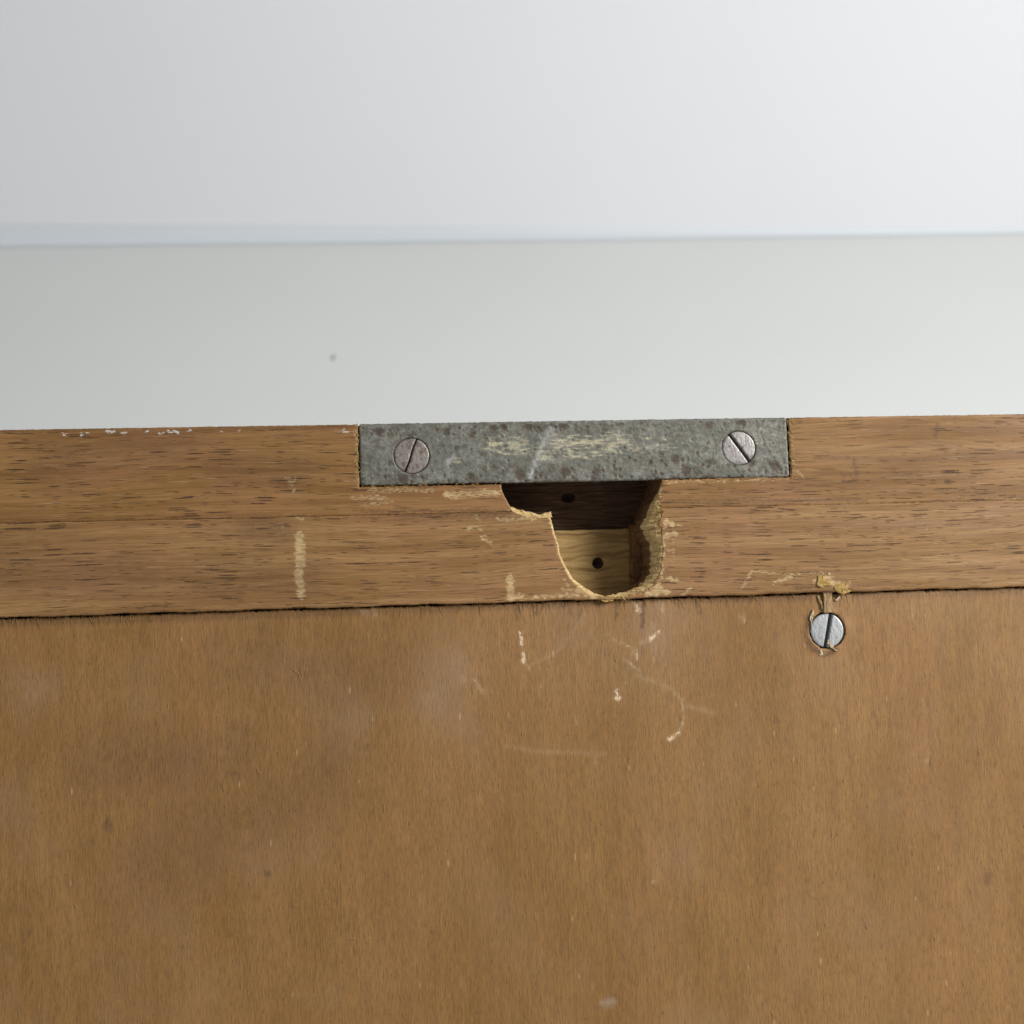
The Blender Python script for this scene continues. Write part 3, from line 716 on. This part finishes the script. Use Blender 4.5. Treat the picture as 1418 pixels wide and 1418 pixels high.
# --- metal plate
px0, px1, py0, py1 = -30.95, 59.30, 6.15, TOP+.06
c1 = U(570, 631); c2 = U(1023, 620.5); 
def circ(c, r, n=64, jit=.0): return [(c[0]+(r+RNG.normal(0, jit))*math.cos(-t), c[1]+(r+RNG.normal(0, jit))*math.sin(-t)) for t in np.linspace(0, math.tau, n, endpoint=False)]
rc = .5
cor = []
for (cx, cy, a0) in ((px1-rc, py1-rc, 0), (px0+rc, py1-rc, 90), (px0+rc, py0+rc, 180), (px1-rc, py0+rc, 270)):
    for k in range(4): a_ = R(a0+k*30); cor.append((cx+rc*math.cos(a_), cy+rc*math.sin(a_)))
ol = resample(cor, .45, .035, closed=True)
r1, r2 = 3.66, 3.56
h1, h2 = circ(c1, r1+.05, jit=.025), circ(c2, r2+.07, jit=.025)
P, T, idx, d = sheet([ol, h1, h2], .5, rings=(.1, .25, .45))
z = rounded(d, .40)*1.0
far = np.minimum(np.hypot(P[:, 0]-c1[0], P[:, 1]-c1[1]), np.hypot(P[:, 0]-c2[0], P[:, 1]-c2[1])) > 5
z = np.where(far, z, rounded(d, .2)) + .05 + .06*np.sin(P[:, 0]*.09)*np.sin(P[:, 1]*.4+1)
st_pl = [(2, .95, 16, [(505, 663), (700, 664)]), (2, 1.0, 26, [(700, 655), (940, 645)]), (2, 1.0, 9, [(504, 668), (1088, 657)]), (2, 1.0, 7, [(504, 595), (1085, 584)]), (2, .95, 18, [(940, 650), (1088, 648)]), (2, .85, 13, [(505, 599), (640, 597)]), (2, .6, 12, [(640, 597), (1080, 588)]), (2, .5, 60, [(520, 630), (1080, 620)]),
         (2, 1.0, 40, [(860, 640), (980, 640)]), (2, 1.0, 30, [(1040, 650), (1080, 645)]), (2, .75, 20, [(640, 600), (690, 604)]),
         (0, .95, 22, [(682, 618), (720, 616)]), (0, .9, 22, [(775, 612), (862, 612)]), (0, .65, 18, [(720, 624), (880, 622)]), (0, .75, 10, [(620, 640), (636, 636)]), (0, .7, 12, [(750, 635), (835, 628)]), (0, .45, 30, [(880, 615), (930, 610)]),
         (0, .35, 40, [(1045, 610), (1075, 612)]), (1, .75, 4.5, [(734, 662), (741, 640), (746, 628)]), (1, .55, 4, [(746, 628), (752, 612), (764, 592)]), (1, 0.15, 16, [(755, 612), (762, 602)]), (1, .7, 4, [(700, 669), (775, 670)]), (1, .5, 4, [(790, 668), (905, 665)]),
         (1, .55, 6, [(618, 641), (628, 634)]), (1, 0.10, 3, [(505, 671), (690, 671)]), (1, 0.15, 3, [(1030, 662), (1090, 659)])]
we = paint(P, st_pl)
rng_d = np.minimum(np.abs(np.hypot(P[:, 0]-c1[0], P[:, 1]-c1[1])-r1), np.abs(np.hypot(P[:, 0]-c2[0], P[:, 1]-c2[1])-r2))
V, Fc = walls(np.column_stack([P, z]), T, idx, -1.7)
plate = link('lock_plate', V, Fc, M_PLATE, root, wear_shade=we); plate['label'] = 'mottled grey metal plate held by two slotted screws'

# --- screws: heads with a real slot
def screw(c, r, zf, p0, p1, sw, mat, parent, label, bend=0.0, dirty=0.5):
    a = np.array(p0); b = np.array(p1); dd = (b-a)/np.hypot(*(b-a)); nn = np.array([-dd[1], dd[0]])
    lp = circ(c, r, 72)[::-1]
    out_ = circ(c, r, 72)
    # points: slot edges sampled on both sides
    pts = list(out_); Ed = [(i, (i+1) % 72) for i in range(72)]
    cc = (a+b)/2; L = np.hypot(*(b-a))/2
    rows = {}
    for s_, off in enumerate((-sw/2-.05, -sw/2+.03, 0, sw/2-.03, sw/2+.05)):
        for t in np.arange(-L+.1, L-.05, .18):
            q = cc+dd*t+nn*(off+bend*math.sin(t*1.3))
            if np.hypot(*(q-np.array(c))) < r-.12: pts.append(tuple(q))
    for rr in (r-.12, r-.3):
        for p in circ(c, rr, 60):
            rel = np.array(p)-cc
            if abs(rel@nn-bend*math.sin((rel@dd)*1.3)) > sw/2+.12: pts.append(p)
    g = np.arange(-r, r, .32)
    for gx in g:
        for gy in g:
            q = np.array([c[0]+gx, c[1]+gy]); rel = q-cc
            if np.hypot(gx, gy) < r-.42 and abs(rel@nn-bend*math.sin((rel@dd)*1.3)) > sw/2+.16: pts.append(tuple(q))
    rs = delaunay_2d_cdt([Vector(p) for p in pts], Ed, [], 0, 1e-5)
    NV = np.array([tuple(v) for v in rs[0]]); T = np.array(rs[2]); cen = NV[T].mean(1)
    T = T[np.hypot(cen[:, 0]-c[0], cen[:, 1]-c[1]) < r]
    aa, bb, c_ = NV[T[:, 0]], NV[T[:, 1]], NV[T[:, 2]]; fl = np.cross(bb-aa, c_-aa) < 0; T[fl] = T[fl][:, ::-1]
    rad = np.hypot(NV[:, 0]-c[0], NV[:, 1]-c[1]); rel = NV-cc
    off = np.abs(rel@nn-bend*np.sin((rel@dd)*1.3)); along = np.abs(rel@dd)
    inslot = (off < sw/2)
    z = zf+.10*(1-(rad/r)**2)+rounded(r-rad, .18)+RNG.normal(0, .012, len(NV))
    z = np.where(inslot, zf-.75, z)
    w = np.zeros((len(NV), 3), np.float32); w[inslot, 2] = 1.0
    w[:, 2] = np.maximum(w[:, 2], np.clip((rad-(r-.16))/.16, 0, 1)*dirty)
    V = [(*p, q) for p, q in zip(NV, z)]; Fc = [tuple(int(i) for i in t) for t in T]
    ring = [int(np.argmin(np.hypot(NV[:, 0]-p[0], NV[:, 1]-p[1]))) for p in out_]; cur = []
    for k in ring: cur.append(len(V)); V.append((NV[k][0]*.35+c[0]*.65, NV[k][1]*.35+c[1]*.65, zf-3))
    strips(V, Fc, cur, ring, True)
    o = link('screw', V, Fc, mat, parent, wear_shade=w); o['label'] = label
    return o
screw(c1, r1-.06, .02, U(578, 604), U(560.5, 656), .30, M_SC1, plate, 'dull pinkish slotted screw head, slot packed with grime', .05, .35)
screw(c2, r2-.04, .10, U(1009, 600.5), U(1039, 641), .62, M_SC2, plate, 'brighter scuffed screw head with an open diagonal slot', 0, .3)
c3 = (s_x, s_y)
screw(c3, SR-.05, PZ+.05, U(1150.5, 848, PZ), U(1142.5, 897, PZ), .78, M_SC3, root, 'bright bluish screw head sunk in the panel below the rail', 0, .35)

# --- splinters and torn wood round the lowest screw
def shard(pts, z0, thick, mat, name='splinter', curl=0.0, label=None, w=0.0):
    Q = [np.array(U(*p, w)) for p in pts]; Q = [np.array(q) for q in resample([tuple(q) for q in Q], .5, .05, closed=True)]
    cen = np.mean(Q, 0); V = []; Fc = []; n = len(Q)
    for s_, k in ((1.0, 0.0), (.93, 1.0), (.45, 1.25)):
        for i, q in enumerate(Q):
            p = cen+(q-cen)*s_
            zz = z0+thick*k+curl*(p[1]-cen[1])+RNG.normal(0, .06)*(k > 0)
            V.append((p[0], p[1], zz if k else z0-.1+curl*(p[1]-cen[1])))
    V.append((cen[0], cen[1], z0+thick*1.3))
    for r_ in (0, 1):
        for i in range(n): Fc.append((r_*n+(i+1) % n, r_*n+i, (r_+1)*n+i, (r_+1)*n+(i+1) % n))
    for i in range(n): Fc.append((2*n+(i+1) % n, 2*n+i, 3*n))
    o = link(name, V, [f[::-1] for f in Fc], mat, root, smooth=False)
    if label: o['label'] = label
    return o
Zx = lambda X, Y: (1060+X/7.878, 760+Y/7.878)
shard([Zx(640, 385), Zx(735, 400), Zx(738, 520), Zx(748, 600), Zx(748, 700), Zx(652, 700), Zx(648, 560)], PZ+.35, .30, M_SPL, label='flat splinter of wood hanging from the rail down to the screw')
shard([Zx(568, 290), Zx(610, 285), Zx(640, 330), Zx(690, 350), Zx(720, 400), Zx(650, 405), Zx(600, 425), Zx(555, 400)], .05, .22, M_YEL, label='torn yellow wood at the rail edge')
shard([Zx(740, 400), Zx(780, 380), Zx(905, 365), Zx(850, 410), Zx(890, 430), Zx(950, 460), Zx(860, 500), Zx(800, 480), Zx(750, 450)], -.35, .45, M_YEL, curl=.05, label='torn yellow wood at the rail edge')
shard([Zx(690, 255), Zx(710, 270), Zx(700, 290), Zx(675, 280)], .02, .15, M_PALE)
shard([Zx(560, 505), Zx(590, 510), Zx(640, 660), Zx(625, 690), Zx(590, 600)], PZ+.1, .22, M_SPL, w=PZ)
shard([Zx(508, 660), Zx(525, 680), Zx(512, 760), Zx(490, 850), Zx(476, 760)], PZ+.2, .28, M_PALE, w=PZ)
shard([Zx(745, 560), Zx(800, 505), Zx(812, 530), Zx(780, 570)], PZ+.2, .25, M_PALE, w=PZ)
shard([Zx(690, 1035), Zx(725, 1045), Zx(745, 1090), Zx(790, 1115), Zx(750, 1110), Zx(710, 1080)], PZ+.15, .25, M_PALE, w=PZ)
shard([Zx(590, 1100), Zx(612, 1090), Zx(625, 1165), Zx(585, 1165)], PZ+.05, .2, M_PALE, w=PZ)
shard([Zx(680, 980), Zx(700, 985), Zx(702, 1045), Zx(675, 1040)], PZ-.2, .3, M_SC3 if False else M_PALE, w=PZ)
# torn lip hanging over the light block and the ragged tongue at the seam
shard([(741, 714), (752, 711), (763, 708), (765, 716), (757, 717), (745, 718)], -.10, .10, M_RAW, label='raised pale tongue of torn wood beside the hole')
shard([(829, 825), (845, 826), (857, 826), (848, 833), (840, 834), (832, 831)], -.5, .3, M_YEL, label='thin pale lip under the hole')

# --- loose fibres: frayed upper edge of the panel and rims of the recess
def fibres(name, items, mat, label=None, parent=root):
    V = []; Fc = []
    for (x0, y0, z0, ang, L, wd, lift) in items:
        n0 = len(V); k = 4
        bend = RNG.normal(0, .35)
        x_, y_ = x0, y0; a_ = ang
        for j in range(k+1):
            t = j/k; ww = wd*(1-t*.85)/2
            zz = z0+lift*math.sin(t*math.pi*.8)
            nx_, ny_ = -math.sin(a_), math.cos(a_)
            V += [(x_+nx_*ww, y_+ny_*ww, zz), (x_-nx_*ww, y_-ny_*ww, zz), (x_, y_, zz+ww*1.2)]
            x_ += math.cos(a_)*L/k; y_ += math.sin(a_)*L/k; a_ += bend/k
        for j in range(k):
            b = n0+j*3
            for m_ in range(3): Fc.append((b+m_, b+(m_+1) % 3, b+3+(m_+1) % 3, b+3+m_))
    o = link(name, V, Fc, mat, parent, smooth=False); o['kind'] = 'stuff'
    if label: o['label'] = label
    return o
it = []
for i in range(420):
    x = RNG.uniform(-104, 112); big = RNG.random() < .1
    it.append((x, PT+RNG.uniform(-.3, .15), PZ+.02, R(-90)+RNG.normal(0, .28), RNG.uniform(.4, 1.6) if not big else RNG.uniform(1.5, 3.2), RNG.uniform(.07, .18), RNG.uniform(.0, .09)))
fibres('frayed_fibres', it, M_FIB, 'short frayed fibres along the top of the panel')
it = []
for i in range(150):                                    # loose hairs lifting off the plywood
    px = RNG.uniform(0, 1418); py = RNG.uniform(880, 1418); x, y = U(px, py, PZ)
    it.append((x, y, PZ+.02, R(90)+RNG.normal(0, .16), RNG.uniform(.7, 2.4), RNG.uniform(.06, .12), RNG.uniform(.03, .14)))
for (px, py, ang, L, wd) in ((400, 922, -40, 3.2, .13), (418, 940, 85, 2.6, .12), (412, 930, -65, 3.0, .12), (425, 925, -100, 2.6, .1), (300, 984, -25, 1.8, .1), (340, 978, 10, 2.2, .1), (355, 1062, -60, 2.2, .1),
                             (1288, 1060, 75, 2.3, .14), (1126, 1244, 10, 1.6, .12), (905, 1224, -60, 1.2, .14), (865, 1265, 3, 2.6, .1), (915, 1203, 2, 2.0, .1), (1060, 1228, 35, 1.8, .1), (985, 1232, 30, 1.6, .1), (905, 1408, 15, 2.8, .13), (450, 1252, 25, 1.4, .12), (480, 1300, 5, 3.0, .1)):
    x, y = U(px, py, PZ); it.append((x, y, PZ+.05, R(ang), L, wd, .2))
fibres('loose_fibres', it, M_SPL, 'fine loose hairs of wood on the panel')
it = []
for i in range(60):
    y = RNG.uniform(RY, TOP-.2); it.append((RX1+RNG.uniform(-.1, .9), y, .0, RNG.choice([0, math.pi])+RNG.normal(0, .9), RNG.uniform(.3, 1.0), RNG.uniform(.08, .22), RNG.uniform(.03, .15)))
    y = RNG.uniform(RY, TOP-.2); it.append((RX0-RNG.uniform(-.1, .7), y, -.02, RNG.uniform(0, 6.28), RNG.uniform(.3, .8), RNG.uniform(.08, .2), RNG.uniform(.03, .12)))
for i in range(80):
    x = RNG.uniform(RX0, RX1); 
    if lx+1 < x < rx-1: continue
    it.append((x, RY+RNG.uniform(-.3, .2), -.03, RNG.normal(0, .5)+(0 if RNG.random() < .5 else math.pi), RNG.uniform(.4, 1.5), RNG.uniform(.08, .2), RNG.uniform(.02, .14)))
fibres('recess_fibres', it, M_YEL, 'ragged orange fibres along the cut edges round the plate')
it = []
for i in range(150):
    k = RNG.integers(6, len(outer)-8); o_ = outer[k]; q_ = inner[k]; t = RNG.uniform(0, 1)
    if abs(q_[2]) < 1.0: continue
    p = np.array([*o_, 0])*(1-t)+np.array(q_)*t
    it.append((p[0], p[1], p[2]+.15, RNG.uniform(-2.2, -.6), RNG.uniform(.5, 1.8), RNG.uniform(.10, .26), RNG.uniform(.05, .35)))
fibres('torn_fibres', it, M_RAW, 'torn fibres standing round the rim of the hole')
print('objects', len(bpy.data.objects), 'tris', sum(len(o.data.polygons) for o in bpy.data.objects if o.type == 'MESH'))
